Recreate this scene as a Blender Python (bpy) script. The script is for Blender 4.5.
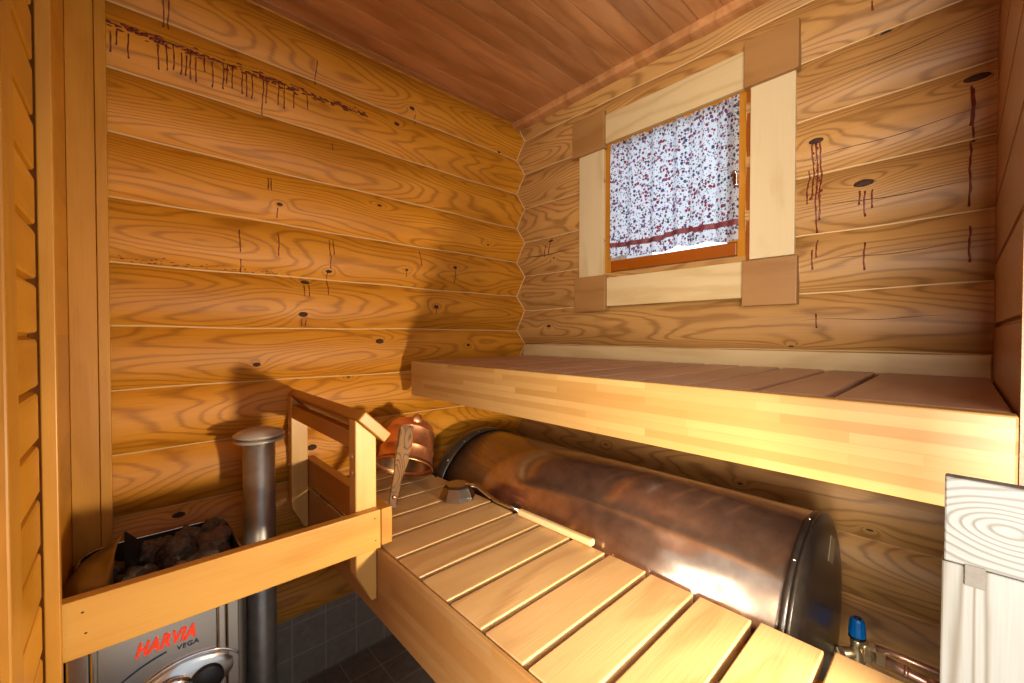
import bpy, bmesh, math, random
from mathutils import Vector, Matrix, noise
random.seed(7)
S = bpy.context.scene
for o in list(bpy.data.objects): bpy.data.objects.remove(o)
COL = S.collection
# ---------------------------------------------------------------- camera, light, exposure
PI = math.pi
HEAD = math.radians(47.26); PITCH = math.radians(-0.9); FPX = 414.0
cam = bpy.data.cameras.new('camera'); co = bpy.data.objects.new('camera', cam); COL.objects.link(co)
cam.sensor_width = 36; cam.lens = FPX / 1024 * 36; cam.clip_start = 0.01
co.location = (0, 0, 1.13)
co.rotation_euler = (PI/2 + PITCH, 0, HEAD - PI/2)
S.camera = co
w = bpy.data.worlds.new('World'); S.world = w; w.use_nodes = True
bg = w.node_tree.nodes['Background']; bg.inputs[0].default_value = (0.86, 0.93, 1.0, 1); bg.inputs[1].default_value = 0.5
def lamp(name, kind, loc, energy, col, size=.1, target=None, size_y=None):
    l = bpy.data.lights.new(name, kind); l.energy = energy; l.color = col
    if kind == 'AREA':
        l.size = size
        if size_y: l.shape = 'RECTANGLE'; l.size_y = size_y
    elif kind == 'POINT': l.shadow_soft_size = size
    o = bpy.data.objects.new(name, l); COL.objects.link(o); o.location = loc
    if target is not None:
        o.rotation_euler = (Vector(target) - Vector(loc)).to_track_quat('-Z', 'Y').to_euler()
    return o
fl_ = lamp('flash_lamp', 'SPOT', (.650, -.17, .785), 42, (1, .83, .58), target=(.36, 1.43, .80))   # low warm flash outside the open right side
fl_.data.spot_size = math.radians(98); fl_.data.spot_blend = 1; fl_.data.shadow_soft_size = .04
lamp('rear_fill', 'AREA', (-1.1, -1.0, 1.75), 20, (1, .92, .80), .9, (.9, .9, 1.1))   # added fill behind the camera, brightens the whole room
lamp('low_fill', 'AREA', (-.62, -.30, .90), 29, (1, .93, .82), .5, (1.2, .70, .80))  # added low fill near the camera, lifts the window wall and lower bench
lamp('window_daylight', 'AREA', (1.95, .70, 1.9), 5, (.80, .90, 1), .9, (1.35, .70, 1.6))
S.view_settings.view_transform = 'Standard'; S.view_settings.look = 'None'
S.view_settings.gamma = 1; S.view_settings.exposure = 0.8; S.view_settings.use_curve_mapping = False
try: S.cycles.max_bounces = 8
except Exception: pass

# ---------------------------------------------------------------- materials
def srgb(r, g, b):
    f = lambda c: (c/255/12.92 if c/255 <= .04045 else ((c/255+.055)/1.055)**2.4)
    return (f(r), f(g), f(b), 1)
class NT:
    def __init__(s, name):
        s.m = bpy.data.materials.new(name); s.m.use_nodes = True
        s.t = s.m.node_tree; s.b = s.t.nodes['Principled BSDF']
    def n(s, typ, **kw):
        x = s.t.nodes.new(typ)
        for k, v in kw.items():
            if k.startswith('i_'):
                key = k[2:]; key = int(key) if key.isdigit() else key
                s.put(x.inputs[key], v)
            else: setattr(x, k, v)
        return x
    def put(s, sock, v):
        if isinstance(v, bpy.types.NodeSocket): s.t.links.new(v, sock)
        else: sock.default_value = v
    def math(s, op, a, b=None, c=None, clamp=False):
        x = s.n('ShaderNodeMath', operation=op, use_clamp=clamp); s.put(x.inputs[0], a)
        if b is not None: s.put(x.inputs[1], b)
        if c is not None: s.put(x.inputs[2], c)
        return x.outputs[0]
    def vec(s, op, a, b=None, out=0):
        x = s.n('ShaderNodeVectorMath', operation=op); s.put(x.inputs[0], a)
        if b is not None: s.put(x.inputs[1], b)
        return x.outputs[out]
    def mix(s, f, a, b, blend='MIX'):
        x = s.n('ShaderNodeMix', data_type='RGBA', blend_type=blend)
        s.put(x.inputs[0], f); s.put(x.inputs[6], a); s.put(x.inputs[7], b); return x.outputs[2]
    def noise(s, v, scale=1, detail=2, rough=.5, dim='3D'):
        x = s.n('ShaderNodeTexNoise'); s.put(x.inputs['Vector'], v); x.inputs['Scale'].default_value = scale
        x.inputs['Detail'].default_value = detail; x.inputs['Roughness'].default_value = rough; return x.outputs[0]
    def ramp(s, f, stops):
        x = s.n('ShaderNodeValToRGB'); s.put(x.inputs[0], f); e = x.color_ramp.elements
        while len(e) < len(stops): e.new(.5)
        for i, (p, c) in enumerate(stops): e[i].position = p; e[i].color = c
        return x.outputs[0]
def wood(name, light, dark, axis='X', rings=6.0, amt=.6, rough=.45, spread=.12, sat=1.12, knots=(), knot_axes=None,
         log=None, plank=None, blotch=.25, blotch_col=None, across=9., along=1.6, fibre=.35, glue=None, coat=.0, kamp=7):
    N = NT(name)
    tc = N.n('ShaderNodeTexCoord').outputs['Object']
    oi = N.n('ShaderNodeObjectInfo').outputs['Random']
    sep = N.n('ShaderNodeSeparateXYZ', i_0=tc)
    P = {'X': sep.outputs[0], 'Y': sep.outputs[1], 'Z': sep.outputs[2]}
    oth = [a for a in 'XYZ' if a != axis]
    rnd = oi
    off = N.math('MULTIPLY', oi, 37.3)
    if log:      # (axis, origin, pitch): a different piece of wood in each course
        idx = N.math('FLOOR', N.math('DIVIDE', N.math('SUBTRACT', P[log[0]], log[1]), log[2]))
        wn = N.n('ShaderNodeTexWhiteNoise', noise_dimensions='1D'); N.put(wn.inputs['W'], N.math('ADD', idx, 3.17)); rnd = wn.outputs[0]
        off = N.math('MULTIPLY', idx, 5.37)
    u = N.math('ADD', P[axis], off)
    cv = N.n('ShaderNodeCombineXYZ', i_0=N.math('MULTIPLY', u, along), i_1=N.math('MULTIPLY', P[oth[0]], across),
             i_2=N.math('MULTIPLY', P[oth[1]], across)).outputs[0]
    field = N.math('MULTIPLY', N.noise(cv, 1, 1.5, .45), rings)
    wob = N.noise(N.n('ShaderNodeCombineXYZ', i_0=N.math('MULTIPLY', u, 14), i_1=N.math('MULTIPLY', P[oth[0]], 45), i_2=N.math('MULTIPLY', P[oth[1]], 45)).outputs[0], 1, 2)
    field = N.math('MULTIPLY_ADD', wob, .35, field)
    kn = None
    for (ka, kb, kr) in knots:
        da = N.math('MULTIPLY', N.math('SUBTRACT', P[knot_axes[0]], ka), .5)
        db = N.math('SUBTRACT', P[knot_axes[1]], kb)
        d2 = N.math('ADD', N.math('MULTIPLY', da, da), N.math('MULTIPLY', db, db))
        g = N.math('DIVIDE', kr*kr*kamp, N.math('ADD', d2, kr*kr*2.5))
        field = N.math('ADD', field, g)
    s1 = N.math('MULTIPLY_ADD', N.math('SINE', N.math('MULTIPLY', field, 6.283)), .5, .5)
    line = N.math('POWER', s1, 3.6)
    fb = N.noise(N.n('ShaderNodeCombineXYZ', i_0=N.math('MULTIPLY', u, 7), i_1=N.math('MULTIPLY', P[oth[0]], 230), i_2=N.math('MULTIPLY', P[oth[1]], 230)).outputs[0], 1, 2, .6)
    bl = N.noise(N.n('ShaderNodeCombineXYZ', i_0=N.math('MULTIPLY', u, 2.2), i_1=N.math('MULTIPLY', P[oth[0]], 9), i_2=N.math('MULTIPLY', P[oth[1]], 9)).outputs[0], 1, 3, .6)
    f = N.math('MULTIPLY', line, amt)
    f = N.math('ADD', f, N.math('MULTIPLY', N.math('SUBTRACT', fb, .5), fibre))
    f = N.math('ADD', f, 0., clamp=True)
    c = N.mix(f, light, dark)
    bf = N.math('MULTIPLY', N.math('MULTIPLY', N.math('SUBTRACT', bl, .42), 4, clamp=True), blotch)
    c = N.mix(bf, c, blotch_col or dark)
    if glue:   # finger-jointed strips
        bc = N.n('ShaderNodeCombineXYZ', i_0=P[axis], i_1=P[glue[0]]).outputs[0]
        br = N.n('ShaderNodeTexBrick', offset=.37, offset_frequency=2, squash=1.35, squash_frequency=3)
        N.put(br.inputs['Vector'], bc); br.inputs['Scale'].default_value = 1; br.inputs['Mortar Size'].default_value = 0.0004
        br.inputs['Brick Width'].default_value = glue[2]; br.inputs['Row Height'].default_value = glue[1]
        br.inputs['Color1'].default_value = (0, 0, 0, 1); br.inputs['Color2'].default_value = (1, 1, 1, 1); br.inputs['Mortar'].default_value = (.7, .7, .7, 1)
        c = N.mix(N.math('MULTIPLY', br.outputs[0], glue[3]), c, glue[4])
    hv = N.n('ShaderNodeHueSaturation'); N.put(hv.inputs['Color'], c)
    hv.inputs['Saturation'].default_value = sat
    N.put(hv.inputs['Value'], N.math('MULTIPLY_ADD', rnd, spread*2, 1-spread))
    N.t.links.new(hv.outputs[0], N.b.inputs['Base Color'])
    N.b.inputs['Roughness'].default_value = rough
    N.b.inputs['Coat Weight'].default_value = coat; N.b.inputs['Coat Roughness'].default_value = .3
    bp = N.n('ShaderNodeBump'); bp.inputs['Strength'].default_value = .12; bp.inputs['Distance'].default_value = .002
    N.put(bp.inputs['Height'], N.math('ADD', fb, line)); N.t.links.new(bp.outputs[0], N.b.inputs['Normal'])
    return N.m
def plain(name, col, rough=.5, metal=0., var=.0, vscale=30, col2=None, bump=0., spec=None, trans=0.):
    N = NT(name); c = col
    if var or col2:
        tc = N.n('ShaderNodeTexCoord').outputs['Object']
        nf = N.noise(tc, vscale, 4, .6)
        nf = N.math('MULTIPLY', N.math('SUBTRACT', nf, .35), 3, clamp=True)
        c = N.mix(N.math('MULTIPLY', nf, var or 1.), col, col2 or (0, 0, 0, 1))
        if bump:
            bp = N.n('ShaderNodeBump'); bp.inputs['Strength'].default_value = bump; bp.inputs['Distance'].default_value = .003
            N.put(bp.inputs['Height'], nf); N.t.links.new(bp.outputs[0], N.b.inputs['Normal'])
    N.put(N.b.inputs['Base Color'], c)
    N.b.inputs['Roughness'].default_value = rough; N.b.inputs['Metallic'].default_value = metal
    N.b.inputs['Transmission Weight'].default_value = trans
    return N.m

D1, D2 = 1.447, 1.396           # seam planes of the two log walls
PITCH_L = .1617; Z1 = .990; Z2 = 1.0865; PITCH_B = .1607
K1 = [(0.343,1.531,.007),(0.666,1.595,.007),(1.169,1.529,.0055),(0.771,1.376,.006),(0.992,1.408,.008),(1.251,1.968,.008),(0.49,1.343,.009),(0.418,1.297,.011),(0.408,1.197,.012),(0.9,1.242,.010),(0.664,1.106,.013),(1.058,1.087,.008),(0.278,1.043,.009),(0.093,0.641,.012),(0.43,0.766,.013),(0.558,0.982,.005),(0.8,1.995,.009),(0.734,1.908,.009)]
K2 = [(0.17,1.514,.016),(0.27,1.654,.013),(-0.019,1.695,.0165),(0.134,1.881,.009),(0.327,1.099,.006),(1.24,1.547,.011),(1.24,1.17,.010),(0.938,0.701,.006),(0.452,0.675,.006),(1.211,1.468,.005),(0.15,0.635,.0065)]
DR1 = [(-0.027,1.873,1.827),(-0.016,1.879,1.846),(0.006,1.881,1.826),(0.063,1.886,1.824),(0.08,1.891,1.828),(0.094,1.892,1.834),(0.11,1.882,1.829),(0.12,1.88,1.83),(0.129,1.891,1.825),(0.141,1.884,1.824),(0.16,1.893,1.854),(0.178,1.888,1.824),(0.203,1.893,1.828),(0.211,1.897,1.844),(0.224,1.896,1.837),(0.248,1.885,1.831),(0.259,1.889,1.828),(0.273,1.892,1.827),(0.301,1.9,1.796),(0.31,1.897,1.828),(0.342,1.898,1.834),(0.358,1.9,1.83),(0.385,1.891,1.84),(0.424,1.899,1.851),(0.075,2.003,1.94),(0.085,2.014,1.939),(0.455,2.017,1.947),(0.313,1.605,1.569),(0.321,1.607,1.568),(0.238,1.436,1.372),(0.242,1.352,1.314),(0.339,1.444,1.373),(0.337,1.52,1.492),(0.503,1.77,1.743),(0.494,1.393,1.353),(0.833,1.46,1.398),(0.771,1.376,1.35),(0.992,1.404,1.346),(0.412,1.29,1.255),(0.427,1.291,1.253),(0.491,1.446,1.393),(0.504,1.448,1.398),(0.487,1.339,1.263),(0.406,1.181,1.159),(0.418,1.181,1.162),(0.818,1.979,1.941),(0.9,1.238,1.214)]
DR2 = [(0.278,1.649,1.499),(0.269,1.646,1.41),(0.261,1.656,1.441),(0.289,1.584,1.488),(0.178,1.496,1.462),(0.168,1.493,1.432),(0.153,1.494,1.449),(-0.012,1.679,1.595),(-0.015,1.671,1.561),(-0.011,1.563,1.419),(-0.012,1.372,1.292),(0.167,1.364,1.295),(0.267,1.388,1.339),(0.276,1.362,1.308),(0.265,1.187,1.149),(0.158,1.961,1.939),(1.24,1.547,1.485),(1.264,1.533,1.48)]
LOGL, LOGD = (.60, .270, .055, 1), (.20, .060, .009, 1)
M = {}
M['log1'] = wood('log_pine_left', LOGL, LOGD, 'X', rings=24, amt=.50, rough=.55, log=('Z', Z1, PITCH_L), knots=K1, knot_axes='XZ', blotch=.3, spread=.10, fibre=.6, across=7, along=1.2, sat=1.08)
M['log2'] = wood('log_pine_back', (.48, .248, .070, 1), (.17, .066, .012, 1), 'Y', rings=24, amt=.6, rough=.5, across=7, along=1.2, fibre=.6, sat=1.0, log=('Z', Z2, PITCH_B), knots=K2, knot_axes='YZ', blotch=.3, spread=.10)  # same pine as the left wall; cooler, dimmer light put into its colour
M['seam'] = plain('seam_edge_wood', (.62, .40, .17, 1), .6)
M['crack'] = plain('wood_check', (.05, .018, .006, 1), .8)
M['resin'] = plain('resin', (.15, .018, .006, 1), .35)
M['knot'] = plain('knot_wood', (.06, .020, .008, 1), .85, var=.7, vscale=160, col2=(.014, .005, .003, 1))
M['ceil'] = wood('ceiling_pine', (.52, .27, .135, 1), (.24, .095, .038, 1), 'X', rings=4, amt=.35, rough=.35, log=('Y', .88, .0765), blotch=.55, spread=.16, coat=.25)
M['rightw'] = wood('alder_panel', (.30, .135, .055, 1), (.17, .06, .022, 1), 'X', rings=3, amt=.3, rough=.4, log=('Z', 1.15, .13), blotch=.3, spread=.08, coat=.1)
M['partw'] = wood('partition_pine', (.58, .29, .075, 1), (.34, .13, .026, 1), 'Y', rings=3, amt=.3, rough=.4, log=('Z', .05, .072), blotch=.3, spread=.10)
M['trimv'] = wood('trim_pine_upright', (.56, .29, .085, 1), (.34, .14, .032, 1), 'Z', rings=3, amt=.32, rough=.42, blotch=.3, spread=.05)
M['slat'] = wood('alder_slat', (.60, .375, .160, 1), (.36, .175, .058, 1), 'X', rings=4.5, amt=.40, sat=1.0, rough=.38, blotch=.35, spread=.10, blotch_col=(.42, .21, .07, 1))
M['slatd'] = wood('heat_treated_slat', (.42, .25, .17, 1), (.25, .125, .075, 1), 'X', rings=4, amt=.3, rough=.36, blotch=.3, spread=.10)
M['fasc'] = wood('glued_fascia', (.50, .32, .145, 1), (.37, .20, .075, 1), 'Y', rings=2.5, amt=.2, rough=.4, blotch=.15, spread=0, fibre=.3, glue=('Z', .0155, .23, .75, (.33, .175, .065, 1)))
M['fascl'] = wood('glued_fascia_lower', (.45, .265, .125, 1), (.30, .155, .062, 1), 'Y', rings=2.5, amt=.25, rough=.4, blotch=.2, spread=0, fibre=.3, glue=('Z', .020, .21, .5, (.33, .14, .045, 1)))
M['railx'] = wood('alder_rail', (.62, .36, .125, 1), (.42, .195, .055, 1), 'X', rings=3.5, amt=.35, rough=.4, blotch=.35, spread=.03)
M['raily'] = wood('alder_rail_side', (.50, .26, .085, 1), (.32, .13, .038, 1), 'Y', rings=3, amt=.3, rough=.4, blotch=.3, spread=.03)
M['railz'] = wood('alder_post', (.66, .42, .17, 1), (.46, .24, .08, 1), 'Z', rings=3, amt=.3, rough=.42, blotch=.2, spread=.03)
M['palez'] = wood('pale_spruce_upright', (.60, .475, .29, 1), (.43, .29, .14, 1), 'Z', rings=3, amt=.4, rough=.5, blotch=.1, spread=.05)
M['paley'] = wood('pale_spruce', (.58, .445, .255, 1), (.40, .26, .115, 1), 'Y', rings=4, amt=.4, rough=.5, blotch=.15, spread=.05)
M['blocky'] = wood('stained_block', (.34, .185, .08, 1), (.20, .09, .033, 1), 'Y', rings=4, amt=.35, rough=.5, blotch=.25, spread=.06)
M['whitey'] = wood('pale_pine_rail', (.155, .146, .128, 1), (.072, .056, .038, 1), 'Y', rings=5, amt=.8, rough=.5, blotch=.08, spread=0, across=22, along=14, sat=.95, knots=[(.0, 1.013, .011)], knot_axes='YZ', kamp=26, fibre=.15)
M['whitez'] = wood('pale_pine_upright', (.155, .147, .128, 1), (.082, .062, .038, 1), 'Z', rings=9, amt=.95, rough=.5, blotch=.1, spread=0, sat=.95, across=34, along=3, fibre=.15)
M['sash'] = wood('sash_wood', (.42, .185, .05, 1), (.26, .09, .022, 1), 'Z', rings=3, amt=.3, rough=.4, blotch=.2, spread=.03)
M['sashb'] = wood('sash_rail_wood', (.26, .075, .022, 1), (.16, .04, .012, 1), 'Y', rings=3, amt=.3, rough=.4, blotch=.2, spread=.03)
M['steel'] = plain('brushed_steel', (.55, .54, .52, 1), .22, 1.)
M['chrome'] = plain('polished_steel', (.72, .72, .72, 1), .08, 1.)
M['dark'] = plain('black_plastic', (.018, .018, .02, 1), .32)
M['tank'] = plain('wood_reflection_stainless', (.52, .37, .27, 1), .17, .93, var=.5, vscale=24, col2=(.23, .13, .08, 1))  # brown wood reflections put into the steel colour, with random dust patches
M['capm'] = plain('dark_end_cap', (.03, .024, .02, 1), .28, .3, var=.5, vscale=60, col2=(.07, .05, .036, 1))
M['pipe'] = plain('grey_galvanised_pipe', (.36, .33, .30, 1), .38, .75, var=.5, vscale=25, col2=(.20, .17, .14, 1))
M['capw'] = plain('white_enamel_cap', (.50, .44, .38, 1), .35, .2)
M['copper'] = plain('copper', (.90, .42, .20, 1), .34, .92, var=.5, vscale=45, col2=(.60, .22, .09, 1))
M['copperd'] = plain('dark_copper_inside', (.42, .24, .13, 1), .38, 1., var=.6, vscale=45, col2=(.16, .10, .06, 1))  # darker, browner copper for the bucket inside
M['cupipe'] = plain('copper_pipe', (.74, .42, .30, 1), .32, .8)
M['brass'] = plain('brass', (.72, .56, .32, 1), .32, .8)
M['blue'] = plain('blue_plastic', (.0, .21, .72, 1), .35)
M['stone'] = plain('heater_stone', (.15, .12, .095, 1), .95, 0, var=.8, vscale=70, col2=(.03, .024, .019, 1), bump=.9)
M['stone2'] = plain('reddish_heater_stone', (.19, .115, .08, 1), .95, 0, var=.7, vscale=70, col2=(.09, .05, .035, 1), bump=.9)
M['hsteel'] = plain('heater_steel', (.64, .63, .62, 1), .20, 1.)
M['hbrown'] = plain('wood_reflection_steel', (.27, .22, .17, 1), .30, 1., var=.4, vscale=12, col2=(.16, .11, .08, 1))  # brown of the reflected wood is put into the steel colour
M['hdark'] = plain('heater_inside', (.02, .017, .015, 1), .6)
M['red'] = plain('red_print', (.90, .05, .012, 1), .45)
M['navy'] = plain('navy_print', (.01, .02, .07, 1), .45)
M['olds'] = wood('weathered_handle_wood', (.25, .125, .038, 1), (.05, .018, .007, 1), 'Z', rings=12, amt=.8, rough=.45, blotch=.6, spread=0, along=6, across=22)
M['lhandle'] = wood('ladle_handle_wood', (.78, .58, .32, 1), (.58, .36, .15, 1), 'Y', rings=3, amt=.3, rough=.45, spread=0)
M['bowlm'] = plain('dark_reflection_ladle_steel', (.33, .30, .27, 1), .24, 1.)  # steel colour darkened to hold the dark reflections
M['tenonm'] = plain('grey_end_grain', (.10, .082, .062, 1), .6, var=.5, vscale=300, col2=(.06, .047, .035, 1))
M['label'] = plain('sticker', (.22, .15, .075, 1), .4)
M['screw'] = plain('screw_head', (.75, .62, .45, 1), .3, .8)
def tile_mat(name, a1, a2, o1, o2, col, col2, grout, p=.104):
    N = NT(name); tc = N.n('ShaderNodeTexCoord').outputs['Object']; sp = N.n('ShaderNodeSeparateXYZ', i_0=tc)
    g = []
    for a, o in ((a1, o1), (a2, o2)):
        t = N.math('FRACT', N.math('DIVIDE', N.math('SUBTRACT', sp.outputs[a], o - 10*p), p))
        g.append(N.math('MINIMUM', t, N.math('SUBTRACT', 1, t)))
    d = N.math('MINIMUM', g[0], g[1])
    f = N.math('LESS_THAN', d, .018)
    nf = N.noise(tc, 38, 4, .65)
    c = N.mix(N.math('MULTIPLY', N.math('SUBTRACT', nf, .3), 2, clamp=True), col, col2)
    N.put(N.b.inputs['Base Color'], N.mix(f, c, grout)); N.b.inputs['Roughness'].default_value = .45
    bp = N.n('ShaderNodeBump'); bp.inputs['Strength'].default_value = .5; bp.inputs['Distance'].default_value = .002
    N.put(bp.inputs['Height'], N.math('SUBTRACT', 1, f)); N.t.links.new(bp.outputs[0], N.b.inputs['Normal'])
    return N.m
M['ftile'] = tile_mat('floor_tile', 0, 1, .622, 1.333, (.22, .185, .15, 1), (.13, .108, .088, 1), (.34, .29, .23, 1))
M['wtile'] = tile_mat('skirting_tile', 0, 2, .372, -.008, (.25, .215, .175, 1), (.17, .14, .115, 1), (.33, .29, .24, 1))

# ---------------------------------------------------------------- geometry helpers
def V(*a): return Vector(a)
class MB:
    def __init__(s): s.bm = bmesh.new()
    def _merge(s, b2, mat=0):
        for f in b2.faces: f.material_index = mat
        me = bpy.data.meshes.new('t'); b2.to_mesh(me); b2.free(); s.bm.from_mesh(me); bpy.data.meshes.remove(me)
    def box(s, lo, hi, bev=.0015, mat=0, seg=2, rot=None, piv=None):
        b = bmesh.new(); bmesh.ops.create_cube(b, size=1)
        lo, hi = Vector(lo), Vector(hi); c = (lo+hi)/2; d = hi-lo
        for v in b.verts: v.co = Vector((v.co.x*d.x, v.co.y*d.y, v.co.z*d.z))
        if bev: bmesh.ops.bevel(b, geom=b.edges[:], offset=bev, segments=seg, affect='EDGES', profile=.5)
        for v in b.verts:
            p = v.co + c
            if rot is not None:
                pv = Vector(piv) if piv is not None else c
                p = rot @ (p - pv) + pv
            v.co = p
        s._merge(b, mat); return s
    def prism(s, pts, axis, a, b_, bev=.001, mat=0):
        """pts: 2D outline in the two other axes; extruded along axis from a to b_"""
        b = bmesh.new()
        def mk(p, t):
            return {0: (t, p[0], p[1]), 1: (p[0], t, p[1]), 2: (p[0], p[1], t)}[axis]
        v1 = [b.verts.new(mk(p, a)) for p in pts]; v2 = [b.verts.new(mk(p, b_)) for p in pts]; n = len(pts)
        b.faces.new(v1); b.faces.new(v2[::-1])
        for i in range(n): b.faces.new((v1[i], v2[i], v2[(i+1) % n], v1[(i+1) % n]))
        bmesh.ops.recalc_face_normals(b, faces=b.faces[:])
        if bev: bmesh.ops.bevel(b, geom=b.edges[:], offset=bev, segments=1, affect='EDGES')
        s._merge(b, mat); return s
    def lathe(s, prof, org, axis=(0, 0, 1), n=48, mat=0, smooth=True, a0=0, a1=2*PI):
        q = Vector((0, 0, 1)).rotation_difference(Vector(axis).normalized()); b = bmesh.new(); rows = []
        full = abs(a1-a0-2*PI) < 1e-6
        for r, h in prof:
            rows.append([b.verts.new(q @ Vector((r*math.cos(a0+(a1-a0)*i/n), r*math.sin(a0+(a1-a0)*i/n), h)) + Vector(org)) for i in range(n if full else n+1)])
        for k in range(len(rows)-1):
            for i in range(n):
                j = (i+1) % n if full else i+1
                f = b.faces.new((rows[k][i], rows[k][j], rows[k+1][j], rows[k+1][i])); f.smooth = smooth
        bmesh.ops.remove_doubles(b, verts=b.verts[:], dist=1e-6)
        bmesh.ops.recalc_face_normals(b, faces=b.faces[:])
        s._merge(b, mat); return s
    def tube(s, path, r, n=10, mat=0, cap=True):
        b = bmesh.new(); path = [Vector(p) for p in path]; rows = []; up = None
        rr = r if isinstance(r, (list, tuple)) else [r]*len(path)
        for i, p in enumerate(path):
            t = (path[min(i+1, len(path)-1)] - path[max(i-1, 0)]).normalized()
            if up is None: up = t.orthogonal().normalized()
            up = (up - t*up.dot(t)).normalized(); sd = t.cross(up)
            rows.append([b.verts.new(p + (up*math.cos(2*PI*k/n) + sd*math.sin(2*PI*k/n))*rr[i]) for k in range(n)])
        for a in range(len(rows)-1):
            for k in range(n):
                f = b.faces.new((rows[a][k], rows[a][(k+1) % n], rows[a+1][(k+1) % n], rows[a+1][k])); f.smooth = True
        if cap: b.faces.new(rows[0][::-1]); b.faces.new(rows[-1])
        s._merge(b, mat); return s
    def blob(s, c, r, sc=(1, 1, 1), mat=0, sub=2, rough=0., seed=0):
        b = bmesh.new(); bmesh.ops.create_icosphere(b, subdivisions=sub, radius=r)
        for v in b.verts:
            if rough:
                nn = v.co.normalized(); k = 1 + rough*noise.noise(nn*1.7 + V(seed*3.1, 0, 0)) + rough*.35*noise.noise(nn*4.5 + V(0, seed*1.7, 0))
                v.co *= k
            v.co = Vector((v.co.x*sc[0], v.co.y*sc[1], v.co.z*sc[2])) + Vector(c)
        for f in b.faces: f.smooth = not rough or sub > 2
        s._merge(b, mat); return s
    def grid(s, rows, mat=0, smooth=True, flip=False):
        vv = [[s.bm.verts.new(p) for p in r] for r in rows]
        for a in range(len(vv)-1):
            for k in range(len(vv[a])-1):
                q = (vv[a][k], vv[a][k+1], vv[a+1][k+1], vv[a+1][k]); f = s.bm.faces.new(q[::-1] if flip else q); f.smooth = smooth; f.material_index = mat
        return s
    def build(s, name, mats, parent=None, shift=True):
        me = bpy.data.meshes.new(name)
        if parent is not None:
            w0 = wloc(parent)
            for v in s.bm.verts: v.co -= w0
        s.bm.to_mesh(me); s.bm.free()
        for m in (mats if isinstance(mats, (list, tuple)) else [mats]): me.materials.append(m)
        o = bpy.data.objects.new(name, me); COL.objects.link(o)
        if parent is not None: o.parent = parent
        return o
def wloc(o):
    v = Vector((0, 0, 0))
    while o is not None: v = v + o.location; o = o.parent
    return v
def struct(o): o['kind'] = 'structure'; return o
def thing(name, label, cat, loc, group=None):
    o = bpy.data.objects.new(name, None); COL.objects.link(o); o.location = loc; o.empty_display_size = .05
    o['label'] = label; o['category'] = cat
    if group: o['group'] = group
    return o
def tag(o, label, cat, group=None):
    o['label'] = label; o['category'] = cat
    if group: o['group'] = group
    return o
def reorigin(o, loc):
    loc = Vector(loc)
    for v in o.data.vertices: v.co -= loc
    o.location = loc; return o

# ---------------------------------------------------------------- room shell
BUL = .029
def bulge(t): t = abs(t*2-1); return BUL*(1 - t**3.0)*.35 + BUL*.65*(1-t*t)
def p1(z): return bulge(((z - Z1)/PITCH_L) % 1.0)
def p2(z): return bulge(((z - Z2)/PITCH_B) % 1.0)
def zlist(z0, z1, zs, pitch, extra=()):
    L = set([round(z0, 5), round(z1, 5)]) | set(round(e, 5) for e in extra)
    k = math.floor((z0-zs)/pitch)-1
    while zs + k*pitch < z1 + pitch:
        for t in (0, .015, .04, .08, .14, .22, .32, .43, .57, .68, .78, .86, .92, .96, .985):
            z = zs + (k+t)*pitch
            if z0 < z < z1: L.add(round(z, 5))
        k += 1
    return sorted(L)
ZTOP = 2.125
def wob(u, k):  return .0016*math.sin(u*7+k*2.1) + .001*math.sin(u*17+k)
# log wall on the left (plane y = D1)
b = MB(); xs = [-.14 + i*(1.60+.0)/40 for i in range(41)]
b.grid([[(x, D1 - p1(z), z) for x in xs] for z in zlist(.245, 2.16, Z1, PITCH_L)], 0)
b.grid([[(x, D1+.10, z) for x in xs] for z in (.245, 2.16)], 0, flip=True)
for (x, z, r) in K1: b.blob((x, D1-p1(z)+.001, z), r, (1.25, .32, .8), 1, 2)
def drips(b, D, f, surf, k_=1.15):
    for i, (u, za, zb) in enumerate(D):
        n = max(3, int((za-zb)/.008)); pts = []; rr = []
        for k in range(n+1):
            z = za + (zb-za)*k/n; uu = u + .0009*math.sin(k*.7+i) + .0005*math.sin(k*1.9+i*2)
            pts.append(surf(uu, z)); rr.append(.0008 + .0008*abs(math.sin(k*.9+i)) if k < n else .0018)
        b.tube(pts, [q*k_ for q in rr], 5, 2)
drips(b, DR1, None, lambda u, z: (u, D1-p1(z)-.0002, z))
for i in range(230):       # dried resin beads along the top of the second log
    x = random.uniform(-.03, .62); z = 1.893 + random.gauss(0, .006) + (x*.01)
    b.blob((x, D1-p1(z)+.0005, z), random.uniform(.002, .0045), (2.2, .5, .9), 2, 1)
for i in range(60):
    x = random.uniform(-.03, .35) ; z = 1.318 + abs(random.gauss(0, .006))
    b.blob((x, D1-p1(z)+.0005, z), random.uniform(.0012, .0028), (1.8, .5, .9), 2, 1)
struct(b.build('wall_left', [M['log1'], M['knot'], M['resin']]))
# log wall with the window (plane x = D2)
WY0, WY1, WZ0, WZ1 = .445, .955, 1.372, 1.868
b = MB(); zl = zlist(.245, 2.16, Z2, PITCH_B, (WZ0, WZ1))
for (ya, yb, za, zb) in ((-.10, WY0, 0, 9), (WY0, WY1, 0, WZ0), (WY0, WY1, WZ1, 9), (WY1, 1.50, 0, 9)):
    zz = [z for z in zl if za-1e-6 <= z <= zb+1e-6]; n = 12
    b.grid([[(D2 - p2(z), ya + (yb-ya)*i/n, z) for i in range(n+1)] for z in zz], 0, flip=True)
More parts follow.
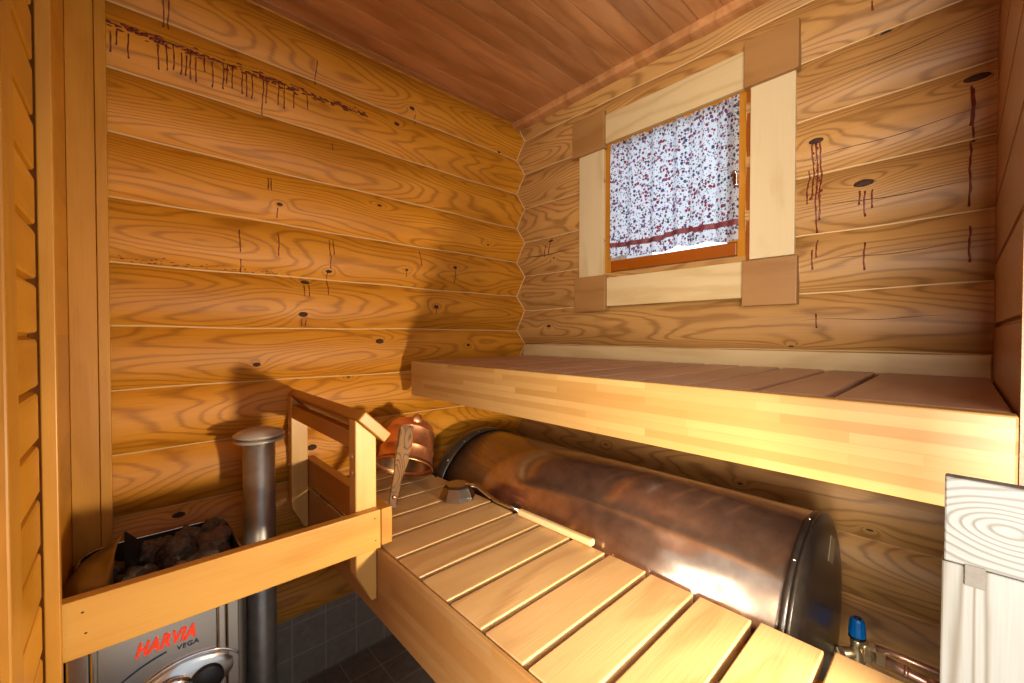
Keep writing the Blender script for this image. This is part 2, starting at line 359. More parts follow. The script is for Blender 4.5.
# reveal of the window opening
for (q0, q1) in (((WY0, WZ0), (WY1, WZ0)), ((WY1, WZ0), (WY1, WZ1)), ((WY1, WZ1), (WY0, WZ1)), ((WY0, WZ1), (WY0, WZ0))):
    b.grid([[(1.374, q0[0], q0[1]), (1.374, q1[0], q1[1])], [(1.54, q0[0], q0[1]), (1.54, q1[0], q1[1])]], 0)
for (y, z, r) in K2: b.blob((D2-p2(z)+.001, y, z), r, (.3, 1.35, .62), 1, 2)
for (y, z, r) in ((.17, 1.514, .016), (-.019, 1.695, .0165)): b.blob((D2-p2(z)+.002, y-.004, z-.001), r*.8, (.28, 2.1, .28), 2, 2)
drips(b, DR2, None, lambda u, z: (D2-p2(z)-.0002, u, z), 1.5)
for i in range(26):
    z = random.uniform(1.50, 1.655); y = .270 + random.gauss(0, .007)
    b.blob((D2-p2(z)+.0005, y, z), random.uniform(.0015, .004), (.5, 1., 1.5), 2, 1)
def crack(b, y0, z0, y1, z1, r, k=0):
    pts = []
    for i in range(25):
        t = i/24; y = y0+(y1-y0)*t; z = z0+(z1-z0)*t + .003*math.sin(t*9+k)
        pts.append((D2-p2(z)+r*.3, y, z))
    b.tube(pts, [r*(.25+.75*math.sin(PI*min(1, max(.02, i/24)))) for i in range(25)], 5, 3)
for c in ((1.43, 1.487, 1.09, 1.490, .0024), (.30, 1.80, -.05, 1.822, .0011), (.30, 1.475, -.05, 1.468, .0012), (.30, 1.61, -.05, 1.625, .0010), (.28, 1.328, -.05, 1.335, .0009), (.30, 1.17, .0, 1.173, .0008)): crack(b, *c)
struct(b.build('wall_back', [M['log2'], M['knot'], M['resin'], M['crack']]))
# pale seam strips and corner zigzag; the lit edge is put into their colour
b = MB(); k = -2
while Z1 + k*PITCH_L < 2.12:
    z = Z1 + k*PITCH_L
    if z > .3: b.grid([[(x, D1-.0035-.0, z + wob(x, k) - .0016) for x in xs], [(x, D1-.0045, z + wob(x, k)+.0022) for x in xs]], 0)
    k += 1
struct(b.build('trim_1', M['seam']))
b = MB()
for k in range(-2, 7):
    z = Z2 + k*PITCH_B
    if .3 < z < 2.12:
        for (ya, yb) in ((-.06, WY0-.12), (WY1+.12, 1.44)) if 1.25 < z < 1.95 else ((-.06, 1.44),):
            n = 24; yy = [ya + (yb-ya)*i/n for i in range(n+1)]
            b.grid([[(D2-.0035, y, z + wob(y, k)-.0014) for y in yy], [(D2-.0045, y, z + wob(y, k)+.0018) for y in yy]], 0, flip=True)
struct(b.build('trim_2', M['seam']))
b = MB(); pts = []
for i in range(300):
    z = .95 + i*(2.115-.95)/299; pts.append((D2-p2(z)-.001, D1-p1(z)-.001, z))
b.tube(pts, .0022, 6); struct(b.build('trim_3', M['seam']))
# ceiling planks run from the doorway to the window wall
b = MB(); y0 = .88 - 17*.0765
yy = []
for k in range(0, 30):
    y = y0 + k*.0765
    yy += [(y-.0035, ZTOP), (y-.001, ZTOP+.006), (y+.001, ZTOP+.006), (y+.0035, ZTOP)]
b.grid([[(x, y, z) for (y, z) in yy] for x in (-.5, .1, .6, 1.0, 1.42)], 0, smooth=False)
struct(b.build('ceiling', M['ceil']))
b = MB(); b.prism([(1.332, ZTOP+.004), (1.332, ZTOP-.018), (1.338, ZTOP-.024), (1.352, ZTOP-.027), (1.39, ZTOP-.03), (1.39, ZTOP+.004)], 1, -.06, 1.44, .001)
struct(b.build('trim_4', M['ceil']))
# floor, tiled skirting
b = MB(); b.box((-.6, -.6, -.03), (1.5, 1.5, 0), 0); struct(b.build('floor', M['ftile']))
b = MB(); b.box((-.12, 1.440, 0), (1.45, 1.475, .2235), .003); struct(b.build('baseboard_left', M['wtile']))
b = MB(); b.box((1.385, -.1, 0), (1.43, 1.44, .2235), .003); struct(b.build('baseboard_back', M['wtile']))
b = MB(); b.box((-.12, 1.436, .2235), (1.385, 1.47, .247), .002); struct(b.build('trim_5', M['raily']))
# wall at the right, wide boards
def board_wall(axis_pt, z0, z1, pitch, zs, lo, hi, sgn):
    rows = []
    k = math.floor((z0-zs)/pitch)
    zz = []
    while zs + k*pitch < z1:
        z = zs + k*pitch
        zz += [(z-.005, 0), (z-.002, .007), (z+.002, .007), (z+.005, 0)]
        k += 1
    return [(z, d) for z, d in zz if z0 < z < z1]
b = MB(); pr = [(.0, 0)] + board_wall(None, 0, 2.13, .13, 1.15, 0, 0, 1) + [(2.13, 0)]
b.grid([[(x, -.049-d, z) for x in (.765, .8, 1.1, 1.40)] for z, d in pr], 0, smooth=False)
b.grid([[(x, -.11, z) for x in (.765, 1.40)] for z in (0, 2.13)], 0, flip=True)
b.grid([[(.765, -.049, 0), (.765, -.11, 0)], [(.765, -.049, 2.13), (.765, -.11, 2.13)]], 0)
struct(b.build('wall_right', M['rightw']))
# boarded partition at the extreme left, its trims
b = MB(); prof = []
z = .05 - .072
while z < 2.13:
    prof += [(z, -.104), (z+.0035, -.0925), (z+.006, -.0910), (z+.062, -.0910), (z+.066, -.0925), (z+.0715, -.104)]
    z += .072
prof = [(z, x) for z, x in prof if 0 <= z <= 2.13]
b.grid([[(x, y, z) for y in (.12, .5, .838)] for z, x in prof], 0, smooth=False, flip=False)
b.box((-.16, .12, 0), (-.1025, 1.44, 2.13), 0)
struct(b.build('wall_front', M['partw']))
b = MB(); b.box((-.0900, .846, 0), (-.0745, .866, 2.125), .0015); b.box((-.1025, .866, 0), (-.082, .895, 2.125), .001); struct(b.build('trim_6', M['trimv']))
b = MB(); b.box((-.108, .60, 0), (-.084, .655, 2.125), .002); struct(b.build('trim_7', M['trimv']))
b = MB(); b.box((-.102, 1.385, .25), (-.0545, 1.41, 2.12), .0015); struct(b.build('trim_8', M['trimv']))
b = MB(); b.box((-.054, 1.380, .25), (-.034, 1.41, 2.12), .0015); struct(b.build('trim_9', M['trimv']))
# ledge board behind the upper bench
b = MB(); b.box((1.368, -.047, 1.03), (1.390, 1.40, 1.085), .002); struct(b.build('trim_10', M['paley']))

# ---------------------------------------------------------------- window
wf = MB()
for (ya, yb, za, zb) in ((.925, .958, 1.366, 1.874), (.442, .470, 1.366, 1.874), (.4705, .9245, 1.838, 1.874)):
    wf.box((1.376, ya, za), (1.415, yb, zb), .003)
win = struct(wf.build('window_1', M['sash']))
for (ya, yb) in ((.428, .4415), (.9585, .962)):
    b = MB(); b.box((1.368, ya, 1.352), (1.384, yb, 1.874), .001); b.build('frame_lining', M['sashb'], win)
b = MB(); b.box((1.380, .472, 1.376), (1.415, .925, 1.418), .003); b.build('sash_rail', M['sashb'], win)
b = MB(); b.box((1.376, .470, 1.418), (1.415, .502, 1.838), .003); b.build('sash_stile', M['sash'], win)
b = MB(); b.box((1.398, .500, 1.416), (1.402, .928, 1.840), 0)
gm = NT('window_glass'); gm.b.inputs['Transmission Weight'].default_value = 1; gm.b.inputs['Roughness'].default_value = .02; gm.b.inputs['IOR'].default_value = 1.05
b.build('pane', gm.m, win)
for z in (1.50, 1.73):
    b = MB(); b.lathe([(0, -.012), (.005, -.012), (.006, -.004), (.006, .008), (0, .010)], (1.366, .953, z), n=12); b.tube([(1.366, .953, z), (1.380, .945, z)], .003); b.build('hinge', M['chrome'], win)
b = MB(); b.box((1.362, .462, 1.580), (1.378, .474, 1.632), .002); b.box((1.350, .462, 1.583), (1.364, .474, 1.622), .002); b.lathe([(0, 0), (.006, 0), (.006, .008), (0, .008)], (1.354, .468, 1.622), (-1, 0, 0), n=12); b.build('latch', M['chrome'], win)
def trimb(n, lo, hi, m, knots=()):
    b = MB(); b.box(lo, hi, .002)
    for (y, z) in knots: b.blob((lo[0]+.0005, y, z), .0022, (.25, 1, 1), 1, 1)
    struct(b.build('trim_%d' % n, [m, M['knot']]))
trimb(11, (1.360, .448, 1.870), (1.376, .942, 1.980), M['paley'], ((.70, 1.93), (.60, 1.90), (.52, 1.945)))
trimb(12, (1.360, .448, 1.242), (1.376, .938, 1.352), M['paley'], ((.90, 1.30), (.86, 1.275), (.62, 1.30), (.52, 1.325), (.75, 1.27)))
trimb(13, (1.360, .948, 1.360), (1.376, 1.066, 1.868), M['palez'], ((1.04, 1.40), (1.02, 1.42), (1.0, 1.59), (.99, 1.66)))
trimb(14, (1.360, .316, 1.355), (1.376, .430, 1.874), M['palez'], ((.405, 1.78), (.39, 1.77), (.405, 1.53), (.37, 1.53), (.38, 1.40), (.35, 1.66)))
for n, (ya, yb, za, zb) in enumerate(((.938, 1.090, 1.852, 1.996), (.307, .444, 1.862, 1.996), (.930, 1.078, 1.224, 1.362), (.306, .445, 1.216, 1.350))):
    trimb(15+n, (1.345, ya, za), (1.376, yb, zb), M['blocky'], ((ya+.04, zb-.05),))
# floral curtain with a gathered heading, a maroon ribbon and a hem frill
cn = NT('floral_cotton'); uv = cn.n('ShaderNodeTexCoord').outputs['UV']
vo = cn.n('ShaderNodeTexVoronoi', feature='F1'); cn.put(vo.inputs['Vector'], uv); vo.inputs['Scale'].default_value = 82; vo.inputs['Randomness'].default_value = .85
jit = cn.noise(uv, 260, 2)
dd = cn.math('ADD', vo.outputs['Distance'], cn.math('MULTIPLY', cn.math('SUBTRACT', jit, .5), .55))
sc = cn.n('ShaderNodeSeparateColor', i_0=vo.outputs['Color'])
fl = cn.ramp(sc.outputs[0], [(0., (.22, .02, .03, 1)), (.3, (.20, .03, .06, 1)), (.42, (.04, .04, .13, 1)), (.60, (.045, .09, .07, 1)), (.80, (.26, .10, .24, 1)), (1., (.07, .06, .22, 1))])
mask = cn.math('LESS_THAN', dd, cn.math('MULTIPLY_ADD', sc.outputs[1],   .24, .29))
vo2 = cn.n('ShaderNodeTexVoronoi', feature='F1'); cn.put(vo2.inputs['Vector'], uv); vo2.inputs['Scale'].default_value = 120
m2 = cn.math('LESS_THAN', cn.math('ADD', vo2.outputs['Distance'], cn.math('MULTIPLY', cn.math('SUBTRACT', jit, .5), .6)), .27)
c0 = cn.mix(m2, (.62, .69, .80, 1), (.08, .12, .15, 1))
c1 = cn.mix(mask, c0, fl)
cn.put(cn.b.inputs['Base Color'], c1); cn.b.inputs['Roughness'].default_value = .85
tr = cn.n('ShaderNodeBsdfTranslucent'); cn.put(tr.inputs[0], c1)
mx = cn.n('ShaderNodeMixShader'); mx.inputs[0].default_value = .55
cn.t.links.new(cn.b.outputs[0], mx.inputs[1]); cn.t.links.new(tr.outputs[0], mx.inputs[2]); cn.t.links.new(mx.outputs[0], cn.t.nodes['Material Output'].inputs[0])
rb = plain('maroon_ribbon', (.10, .008, .014, 1), .6, var=.25, vscale=160, col2=(.5, .16, .18, 1))
def fold(y, z):
    t = (y-.46)/.46; top = max(0, (z-1.80)/.06)
    a = .0050*math.sin(y*75+.6*math.sin(y*19)) + .003*math.sin(y*140+2) + .0022*top*math.sin(y*420)
    return 1.3655 + a*(1-.25*top)
def cloth(y0, y1, z0, z1, ny, nz, off=0., hem=False):
    bm = bmesh.new(); uvl = bm.loops.layers.uv.new('UVMap'); g = []
    for j in range(nz+1):
        r = []
        for i in range(ny+1):
            y = y0 + (y1-y0)*i/ny; z = z0 + (z1-z0)*j/nz
            zz = z
            if j == 0 and hem: zz += .003*math.sin(y*60) + .004*math.sin(y*23)
            if hem and j == nz: zz += .002*math.sin(y*300)
            r.append((bm.verts.new((fold(y, z)-off, y, zz)), (y*1.25, z)))
        g.append(r)
    for j in range(nz):
        for i in range(ny):
            q = (g[j][i], g[j][i+1], g[j+1][i+1], g[j+1][i]); f = bm.faces.new([a[0] for a in q]); f.smooth = True
            for lp, a in zip(f.loops, q): lp[uvl].uv = a[1]
    return bm
ct = thing('window_curtain', 'white floral cafe curtain with a maroon ribbon hung in the small window', 'curtain', (1.366, .69, 1.42))
m_ = MB(); m_.bm.free(); m_.bm = cloth(.461, .916, 1.424, 1.858, 260, 30, hem=True); fc = m_.build('fabric', cn.m, ct)
m_ = MB(); m_.bm.free()
def ribb():
    bm = cloth(.461, .916, 1.463, 1.481, 200, 2, .0012)
    for v in bm.verts:
        v.co.z += .004*math.sin(v.co.y*13+1.0) + (.006 if .60 < v.co.y < .70 else 0)
    return bm
m_.bm = ribb(); rbo = m_.build('ribbon', rb, ct); rbo['label'] = 'maroon ribbon sewn above the hem'
m_ = MB(); m_.tube([(1.3725, .470, 1.846), (1.3725, .908, 1.846)], .0018); m_.build('curtain_wire', M['steel'], ct)

# ---------------------------------------------------------------- upper bench
ub = thing('upper_bench', 'upper sauna bench with pale glued front board and dark reddish slats', 'bench', (.745, .65, .915))
b = MB(); b.box((.745, -.047, .915), (.772, 1.343, 1.037), .0025); b.build('fascia', M['fasc'], ub)
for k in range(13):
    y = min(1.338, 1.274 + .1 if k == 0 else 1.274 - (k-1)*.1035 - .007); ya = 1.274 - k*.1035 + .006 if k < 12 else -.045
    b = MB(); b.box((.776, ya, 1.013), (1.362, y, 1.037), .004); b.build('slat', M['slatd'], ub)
for yb in (.02, .66, 1.29):
    b = MB(); b.box((.773, yb-.02, .955), (1.362, yb+.02, 1.0125), .002); b.build('bearer', M['raily'], ub)
b = MB(); b.box((.80, 1.3435, .925), (1.37, 1.424, .965), .002); sb = b.build('wall_batten', M['palez'], ub); sb['label'] = 'pale batten holding the bench at the log wall'
# ---------------------------------------------------------------- lower bench
HB = .648
lb = thing('lower_bench', 'lower sauna bench with honey coloured slats running to the water tank', 'bench', (.41, .7, .487))
b = MB(); b.prism([(.4085, .487), (.4085, HB-.004), (.411, HB-.002), (.4165, HB-.002), (.4165, HB-.026), (.434, HB-.026), (.434, .487)], 1, -.045, 1.42, .0015); b.build('fascia', M['fascl'], lb)
y = 1.4007
k = 0
while y > 0.0:
    ya = max(-.04, y-.0867); xe = .768 + (.006 if k % 3 == 0 else 0) - (.004 if k % 4 == 1 else 0)
    if y < .14: xe = .785
    b = MB(); b.box((.4185, ya, HB-.024), (xe, y, HB), .0022); b.build('slat', M['slat'], lb); y -= .0982; k += 1
for xb in (.440, .700):
    b = MB(); b.box((xb, -.04, HB-.085), (xb+.04, 1.41, HB-.0245), .002); b.build('bearer', M['raily'], lb)
# ---------------------------------------------------------------- guard around the heater
gr = thing('heater_guard_rail', 'wooden guard rail with two posts and sloping handrail around the sauna heater', 'guard rail', (.2, .87, .53))
b = MB(); b.box((-.0800, .871, .656), (.407, .8925, .742), .002)
for (x, z) in ((.393, .725), (.395, .676), (-.055, .722), (-.052, .690)): b.blob((x, .8712, z), .0018, (1.3, .3, 1), 1, 1)
r_ = b.build('front_board', [M['railx'], M['crack']], gr)
b = MB(); b.box((.4085, .871, .660), (.4345, 1.42, .742), .002); b.build('side_board', M['raily'], gr)
def post(ya, yb):
    b = MB(); b.prism([(.360, .944), (.360, .60), (.396, .530), (.4075, .530), (.4075, .899)], 1, ya, yb, .002)
    return b.build('post', M['railz'], gr)
for i, (ya, yb) in enumerate(((.8935, .930), (1.383, 1.420))):
    p = post(ya, yb)
    for z in ((.86, .825, .70) if i == 0 else (.862, .828, .73)):
        b = MB(); b.lathe([(0, 0), (.006, 0), (.005, .003), (.0, .004)], (.3603, (ya+yb)/2, z), (-1, 0, 0), n=12); b.build('screw', M['screw'], p)
c45 = math.cos(math.radians(44)); s45 = math.sin(math.radians(44))
def rp(o, a, t): return (o[0] + a*c45 + t*s45, o[1] - a*s45 + t*c45)
o0 = (.3605, .9445)
b = MB(); b.prism([rp(o0, 0, .0008), rp(o0, .084, .0008), rp(o0, .084, .025), rp(o0, 0, .025)], 1, .880, 1.422, .0025); b.build('handrail', M['raily'], gr)
b = MB(); b.box((.362, .932, .875), (.384, 1.381, .915), .002); b.build('handrail_support', M['raily'], gr)
b = MB(); b.tube([(.4075, .94, .650), (.4075, 1.37, .652)], .0025)
for y in (1.0, 1.1, 1.2, 1.3): b.blob((.4070, y, .6513), .0042, (1, 1, 1))
b.build('fixing_rod', M['screw'], gr)
# ---------------------------------------------------------------- pale post at the right
pp = thing('doorway_post', 'pale pine post and short cross board at the right, strongly veined', 'post', (.395, -.02, 0))
b = MB(); b.box((.385, -.052, 0), (.395, .0065, .9845), .001); b.build('upright', M['whitez'], pp)
b = MB(); b.box((.384, -.052, .9852), (.394, .0055, 1.0395), .001); b.build('cross_board', M['whitey'], pp)
b = MB(); b.box((.3835, -.0125, .973), (.386, -.0035, .9865), .0004); b.build('tenon', M['tenonm'], pp)
# ---------------------------------------------------------------- water tank
TC = (1.0, .54); TR = .225
tk = thing('water_heater', 'long horizontal stainless water tank with dark end caps under the upper bench', 'water heater', (TC[0], .7, TC[1]))
b = MB(); b.lathe([(TR-.004, 0), (TR, .002), (TR, 1.022), (TR-.004, 1.024)], (TC[0], .192, TC[1]), (0, 1, 0), 96); b.build('shell', M['tank'], tk)
b = MB(); b.lathe([(0, .002), (.17, .002), (.205, .003), (.214, .006), (TR+.001, .009), (TR+.003, .010), (TR+.003, .015), (TR+.001, .0155), (TR+.001, .0175), (TR+.003, .018), (TR+.003, .026), (TR+.0005, .027)], (TC[0], .176, TC[1]), (0, 1, 0), 96); ec = b.build('end_cap', M['capm'], tk)
b = MB(); b.box((1.05, .1765, .655), (1.10, .1775, .705), 0, rot=Matrix.Rotation(.5, 3, 'Y')); b.build('sticker', M['label'], ec)
for a in (60, 95, 125):
    b = MB(); b.blob((TC[0]+(TR+.002)*math.cos(math.radians(a)), .197, TC[1]+(TR+.004)*math.sin(math.radians(a))), .003); b.build('rivet', M['chrome'], ec)
b = MB(); b.lathe([(TR+.001, 0), (TR+.005, .002), (TR+.005, .05), (TR-.01, .075), (.15, .10), (0, .11)], (TC[0], 1.214, TC[1]), (0, 1, 0), 96); e2 = b.build('end_cap', M['capm'], tk)
for a in (100, 118, 140):
    b = MB(); b.blob((TC[0]+(TR+.006)*math.cos(math.radians(a)), 1.222, TC[1]+(TR+.006)*math.sin(math.radians(a))), .003); b.build('rivet', M['chrome'], e2)
for y in (.4, 1.0):
    b = MB(); b.box((1.20, y-.02, .50), (1.368, y+.02, .56), .003); b.build('wall_bracket', M['dark'], tk)
# ---------------------------------------------------------------- mixing valve and pipes
VC = V(1.16, .145, .437)
vv = thing('mixing_valve', 'brass mixing valve with bright blue knob beside the tank end', 'valve', (VC.x, VC.y, .42))
b = MB()
b.lathe([(0, 0), (.012, 0), (.014, .01), (.014, .035), (.010, .05), (.012, .052), (.012, .068), (0, .068)], VC + V(0, 0, -.035), n=20)
b.tube([VC + V(-.035, .034, 0), VC + V(.0, 0, -.002), VC + V(.012, -.026, .002)], .011, 14)
b.tube([VC + V(0, 0, .016), VC + V(.014, -.026, .019)], .007, 12)
b.build('valve_body', M['brass'], vv)
b = MB(); b.lathe([(.0115, 0), (.0150, .002), (.0158, .006), (.0155, .012), (.0132, .034), (.010, .039), (0, .040)], VC + V(0, 0, .036), n=12, smooth=False); kb = b.build('knob', M['blue'], vv)
b = MB(); b.lathe([(0, 0), (.0145, 0), (.0155, .002), (.0155, .005), (0, .005)], VC + V(0, 0, .0315), n=24); b.build('knob_collar', M['dark'], kb)
b = MB(); b.lathe([(.004, 0), (.007, 0), (.007, .001), (.004, .001)], VC + V(0, 0, .0758), n=16); b.build('cap_ring', M['navy'], kb)
def nut(p, d, r=.014, l=.014):
    b = MB(); b.lathe([(r*.6, -l/2), (r*.9, -l/2), (r, -l/2+.002), (r, l/2-.002), (r*.9, l/2), (r*.6, l/2)], p, d, n=6, smooth=False); b.build('nut', M['brass'], vv)
nut(VC + V(-.028, .028, 0), (-1, 1, 0)); nut(VC + V(.012, -.022, .019), (.3, -1, 0), .010, .012); nut(VC + V(.006, -.016, .0), (.3, -1, 0), .0145, .013); nut(VC + V(.012, -.036, .002), (.3, -1, 0), .015, .016)
b = MB(); b.tube([VC + V(-.035, .034, 0), VC + V(-.055, .045, .002)], .007, 12); b.build('inlet_tail', M['chrome'], vv)
b = MB(); b.tube([VC + V(.015, -.029, .019), VC + V(.020, -.07, .019), VC + V(.020, -.185, .017)], .0062, 14)
tag(reorigin(b.build('copper_pipe', M['cupipe']), VC + V(.02, -.1, 0)), 'thinner upper copper pipe leaving the blue-knobbed valve along the wall', 'pipe')
b = MB(); b.tube([VC + V(.013, -.045, .002), VC + V(.010, -.07, -.001), VC + V(.004, -.185, -.008)], .0092, 14)
b.lathe([(.0094, -.004), (.012, -.003), (.012, .003), (.0094, .004)], VC + V(.010, -.078, -.002), (0, 1, 0), 16)
b.lathe([(.0094, -.010), (.0115, -.009), (.0115, .009), (.0094, .010)], VC + V(.006, -.118, -.0045), (0, 1, 0), 16)
tag(reorigin(b.build('copper_pipe', M['cupipe']), VC + V(.04, -.1, -.02)), 'thicker lower copper pipe with a collar beneath the thinner one', 'pipe')
# ---------------------------------------------------------------- ladle
ld = thing('sauna_ladle', 'steel sauna ladle with pale wooden handle lying along the tank', 'ladle', (.74, .95, HB))
b = MB()   # faceted bowl resting upside down
prof = [(.046, .002), (.054, .0015), (.050, .012), (.040, .034), (.034, .040), (0, .041)]
b.lathe([(r, h) for r, h in prof], (.712, 1.010, HB), n=8, smooth=False, a0=.30, a1=.30+2*PI)
b.build('bowl', M['bowlm'], ld)
b = MB(); b.tube([(.726, .985, HB+.040), (.740, .950, HB+.042), (.752, .915, HB+.022), (.758, .88, HB+.012), (.762, .795, HB+.012)], [.006, .006, .0055, .005, .005], 12); b.build('neck', M['chrome'], ld)
b = MB(); b.box((.757, .560, HB+.001), (.774, .797, HB+.0170), .005, seg=3, rot=Matrix.Rotation(.03, 3, 'Z')); b.build('handle', M['lhandle'], ld)
# ---------------------------------------------------------------- copper bucket, tipped mouth down
bk = thing('copper_bucket', 'copper bucket with weathered wooden handle tipped over by the log wall', 'bucket', (.69, 1.24, HB))
ax = Vector((.44, .40, .80)).normalized()
c0_ = V(.640, 1.205, HB+.057)
BS = 1.42
def bp_(L): return [(r*BS*.99, h*1.13) for r, h in L]
b = MB(); b.lathe(bp_([(.0655, 0), (.067, .001), (.0665, .004), (.064, .006), (.0615, .042), (.063, .045), (.063, .049), (.0605, .052), (.0560, .098), (.0575, .101), (.0575, .104), (.0545, .108), (.051, .124), (.046, .130), (0, .131)]), c0_, ax, 64); b.build('body', M['copper'], bk)
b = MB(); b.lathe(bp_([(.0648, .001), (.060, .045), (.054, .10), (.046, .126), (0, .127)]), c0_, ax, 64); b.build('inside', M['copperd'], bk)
b = MB(); b.lathe([(0, 0), (.016, 0), (.018, .004), (.015, .008), (0, .009)], V(.690, 1.205, HB+.205), V(-.2, -1, .4), 28); b.build('ear', M['copper'], bk)
def stick(pts, wd, th):
    bm = bmesh.new(); rows = []
    for i, p in enumerate(pts):
        p = Vector(p); t = (Vector(pts[min(i+1, len(pts)-1)]) - Vector(pts[max(i-1, 0)])).normalized()
        n_ = Vector((-.45, -.89, 0)); s_ = t.cross(n_).normalized(); n_ = s_.cross(t).normalized()
        w_ = wd[i]/2; rows.append([bm.verts.new(p + s_*a*w_ + n_*c*th/2) for a, c in ((-1, -.6), (-.8, -1), (.8, -1), (1, -.6), (1, .6), (.8, 1), (-.8, 1), (-1, .6))])
    for a in range(len(rows)-1):
        for k in range(8): bm.faces.new((rows[a][k], rows[a][(k+1) % 8], rows[a+1][(k+1) % 8], rows[a+1][k]))
    bm.faces.new(rows[0][::-1]); bm.faces.new(rows[-1]); bmesh.ops.recalc_face_normals(bm, faces=bm.faces[:]); return bm
m_ = MB(); m_.bm.free()
m_.bm = stick([(.601, 1.11, .861), (.599, 1.108, .855), (.590, 1.10, .82), (.573, 1.09, .770), (.558, 1.08, .735), (.545, 1.07, .705), (.535, 1.062, .68), (.527, 1.057, .655)], [.036, .042, .043, .041, .027, .025, .024, .023], .011)
hd = m_.build('handle', M['olds'], bk)
b = MB(); b.blob((.533, 1.054, .682), .0055, (1, .5, 1)); b.build('rivet', M['copper'], hd)
b = MB(); b.blob((.585, 1.0925, .800), .006, (.9, .35, 1.2)); b.build('knot', M['knot'], hd)
# ---------------------------------------------------------------- sauna heater
HY = 1.080
ht = thing('sauna_heater', 'steel sauna heater behind the guard rail with stones in its open top', 'sauna heater', (.04, 1.23, .10))
b = MB()
def plan(r, n=10):
    x0, x1, ya, yb = -.088, .190, HY+.012, 1.385; P = []
    for (cx, cy, a0) in ((x1-r, ya+.02, -90), (x1-r, yb-r, 0), (x0+r, yb-r, 90), (x0+r, ya+.02, 180)):
        rr = r if cy > 1.2 else .02
        cxx = cx if cy > 1.2 else (x1-.02 if cx > 0 else x0+.02)
        for i in range(n+1):
            a = math.radians(a0 + 90*i/n); P.append((cxx + rr*math.cos(a), cy + rr*math.sin(a)))
    return P
P = plan(.06); P.append(P[0])
zz = [.12, .625]
b.grid([[(x, y, z) for x, y in P] for z in (.12, .3, .5, .622)], 0, smooth=False)
cxm, cym = .05, 1.23
Pi = [(x + (cxm-x)*.025, y + (cym-y)*.025) for x, y in P]
b.grid([[(x, y, .622) for x, y in P], [(x, y, .6235) for x, y in Pi], [(x, y, .552) for x, y in Pi], [(cxm, cym, .550) for _ in Pi]], 1, smooth=False)
b.grid([[(x, y, .12) for x, y in P], [(cxm, cym, .12) for _ in P]], 0, smooth=False, flip=True)
b.build('casing', [M['hsteel'], M['hdark']], ht)
b = MB(); b.tube([(x, y, .6235) for x, y in P], .0022, 8); b.build('rim', M['hsteel'], ht)
b = MB(); b.box((-.050, HY, .30), (.132, HY+.010, .612), .002); fp = b.build('front_panel', M['hsteel'], ht)
for (xa, xb, mm, nm) in ((.133, .148, 'chrome', 'edge_strip'), (-.060, -.051, 'chrome', 'edge_strip'), (.149, .172, 'hsteel', 'corner_column'), (-.090, -.061, 'hsteel', 'corner_column')):
    b = MB(); b.box((xa, HY-.004, .14), (xb, HY+.011, .615), .003); b.build(nm, M[mm], ht)
# control bulge with chrome arcs under the writing
def arc(cx, cz, r, a0, a1, rad, y, mat, name, n=30, asp=.6):
    b = MB(); b.tube([(cx + r*math.cos(math.radians(a0+(a1-a0)*i/n)), y, cz + asp*r*math.sin(math.radians(a0+(a1-a0)*i/n))) for i in range(n+1)], rad, 8); return b.build(name, M[mat], fp)
arc(.095, .405, .150, 108, 165, .0018, HY-.0002, 'navy', 'printed_arc')
arc(.085, .408, .090, 20, 175, .0040, HY-.001, 'chrome', 'control_surround')
b = MB(); b.blob((.085, HY+.002, .413), .085, (1, .17, .56), 0, 3); b.build('control_bulge', M['hsteel'], fp)
b = MB(); b.lathe([(.034, 0), (.036, .006), (.030, .012), (0, .012)], (.055, HY-.012, .405), (0, -1, 0), 32); b.build('thermostat_dial', M['chrome'], fp)
b = MB(); b.lathe([(.030, 0), (.030, .006), (.026, .009), (0, .009)], (.112, HY-.010, .405), (0, -1, 0), 32); b.build('timer_dial', M['dark'], fp)
def text(body, x, z, size, shear, off, mat, name, ex=.0006):
    c = bpy.data.curves.new('tx', 'FONT'); c.body = body; c.size = size; c.shear = shear; c.offset = off; c.extrude = ex; c.space_character = 1.1
    o = bpy.data.objects.new('tx', c); COL.objects.link(o); dg = bpy.context.evaluated_depsgraph_get()
    me = bpy.data.meshes.new_from_object(o.evaluated_get(dg)); bpy.data.objects.remove(o)
    R_ = Matrix.Rotation(PI/2, 4, 'X'); me.transform(R_)
    xs_ = [v.co.x for v in me.vertices]; w_ = max(xs_)-min(xs_)
    o2 = bpy.data.objects.new(name, me); COL.objects.link(o2); me.materials.clear(); me.materials.append(M[mat])
    o2.parent = fp; o2.location = Vector((x, HY-.0008, z)) - wloc(fp); return o2, w_
o2, w_ = text('HARVIA', .001, .502, .036, .35, .0017, 'red', 'brand_lettering'); o2.scale = (.094/w_, 1, 1)
o3, w_ = text('VEGA', .064, .485, .013, .1, .0002, 'navy', 'model_lettering'); o3.scale = (.036/w_, 1, 1)
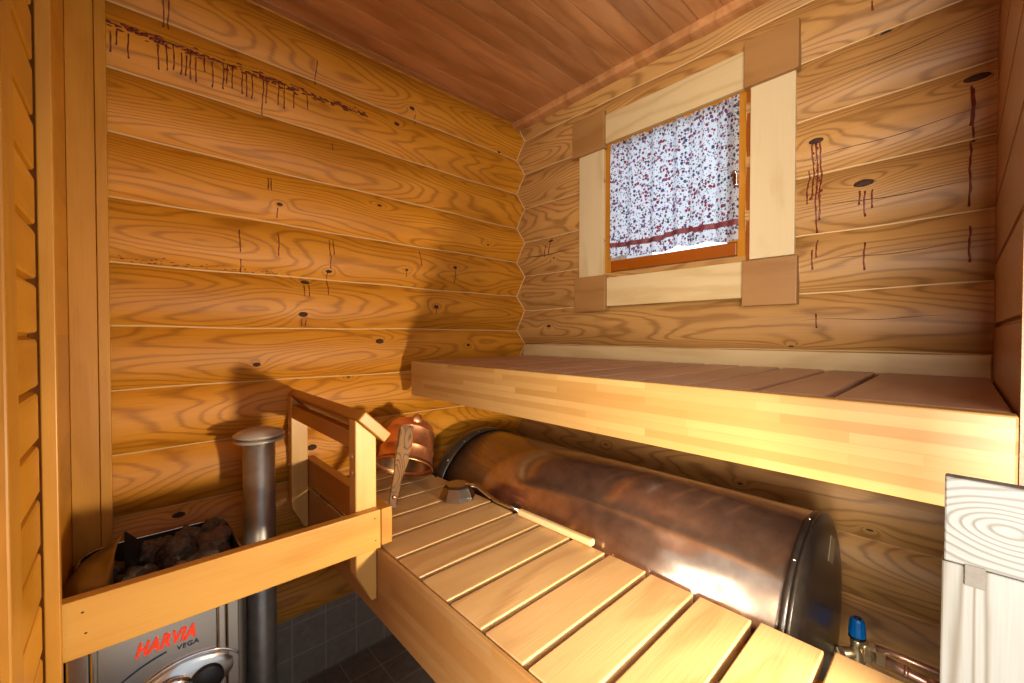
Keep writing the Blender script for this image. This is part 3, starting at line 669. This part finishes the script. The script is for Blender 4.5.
# curved sheet at the left end of the heater
b = MB(); L_ = [(-.098, 1.09, .56), (-.096, 1.09, .66), (-.090, 1.13, .668), (-.078, 1.19, .670), (-.058, 1.245, .665), (-.036, 1.25, .675), (-.012, 1.245, .697)]
R2 = [(-.030, 1.078, .56), (-.029, 1.080, .645), (-.029, 1.095, .658), (-.029, 1.115, .672), (-.028, 1.14, .685), (-.024, 1.175, .698), (-.012, 1.244, .698)]
rows = []
for j in range(9):
    t = j/8; rows.append([tuple(Vector(a)*(1-t) + Vector(c)*t + Vector((-.01, -.035, .010))*math.sin(PI*t)*(1-i/6)) for i, (a, c) in enumerate(zip(L_, R2))])
b.grid(rows, 0)
b.tube([Vector(c) for c in R2], .0012, 6)
ds = b.build('heat_deflector', M['hbrown'], ht)
md = ds.modifiers.new('s', 'SOLIDIFY'); md.thickness = .0012
b = MB(); b.grid([[(-.012, 1.246, .698), (-.012, 1.246, .600)], [(.006, 1.28, .664), (.004, 1.27, .600)], [(.020, 1.31, .636), (.018, 1.30, .600)]], 0, smooth=False); fo = b.build('deflector_flap', M['hdark'], ht)
md = fo.modifiers.new('s', 'SOLIDIFY'); md.thickness = .0012
# stones: each one its own object
ST = [(-.004, 1.205, .582, .026, 0, 'dark brown heater stone at the left of the pile, below the bent flap'),
      (.030, 1.160, .585, .026, 1, 'small reddish heater stone just above the guard board'),
      (.038, 1.300, .604, .030, 0, 'upright heater stone rising beside the dark bent flap'),
      (.080, 1.245, .600, .038, 0, 'largest central heater stone standing tall in the pile'),
      (.105, 1.315, .596, .034, 0, 'heater stone behind the right side of the largest one'),
      (.156, 1.340, .606, .030, 0, 'pointed grey heater stone at the back right corner'),
      (.152, 1.265, .592, .034, 1, 'flat brown heater stone at the right rim'),
      (.055, 1.355, .588, .024, 0, 'heater stone at the back against the rear rim'),
      (-.048, 1.165, .575, .024, 0, 'blackish heater stone deep in the left end'),
      (.125, 1.195, .586, .032, 0, 'rounded heater stone at the front right of the pile'),
      (.080, 1.170, .580, .026, 1, 'reddish heater stone low between the front stones'),
      (-.035, 1.290, .578, .030, 0, 'dark heater stone half hidden behind the curved sheet'),
      (.022, 1.235, .580, .026, 0, 'dark heater stone in the hollow between flap and largest stone')]
for i, (x, y, z, r, m, l) in enumerate(ST):
    b = MB(); sc = (random.uniform(.8, 1.15), random.uniform(.8, 1.1), random.uniform(.75, 1.15))
    z += .010; r *= 1.12; b.blob((x, y, z), r, sc, 0, 3, .45, i+1)
    o = b.build('heater_stone', M['stone2'] if m else M['stone']); reorigin(o, (x, y, z)); tag(o, l, 'stone', 'stones in the heater')
# ---------------------------------------------------------------- vent pipe
vp = thing('vent_pipe', 'upright grey metal pipe with round double cap between heater and bench', 'pipe', (.258, 1.30, 0))
b = MB(); b.lathe([(.0385, 0), (.0385, .840), (.036, .842)], (.258, 1.30, 0), n=48); b.build('pipe', M['pipe'], vp)
b = MB(); b.lathe([(0, .838), (.040, .838), (.058, .842), (.061, .846), (.058, .849), (.03, .850), (0, .850)], (.258, 1.30, 0), n=48); b.build('lower_disc', M['capw'], vp)
b = MB(); b.lathe([(0, .852), (.050, .852), (.062, .857), (.061, .861), (.050, .869), (.03, .875), (0, .877)], (.258, 1.30, 0), n=48); b.build('cap', M['capw'], vp)
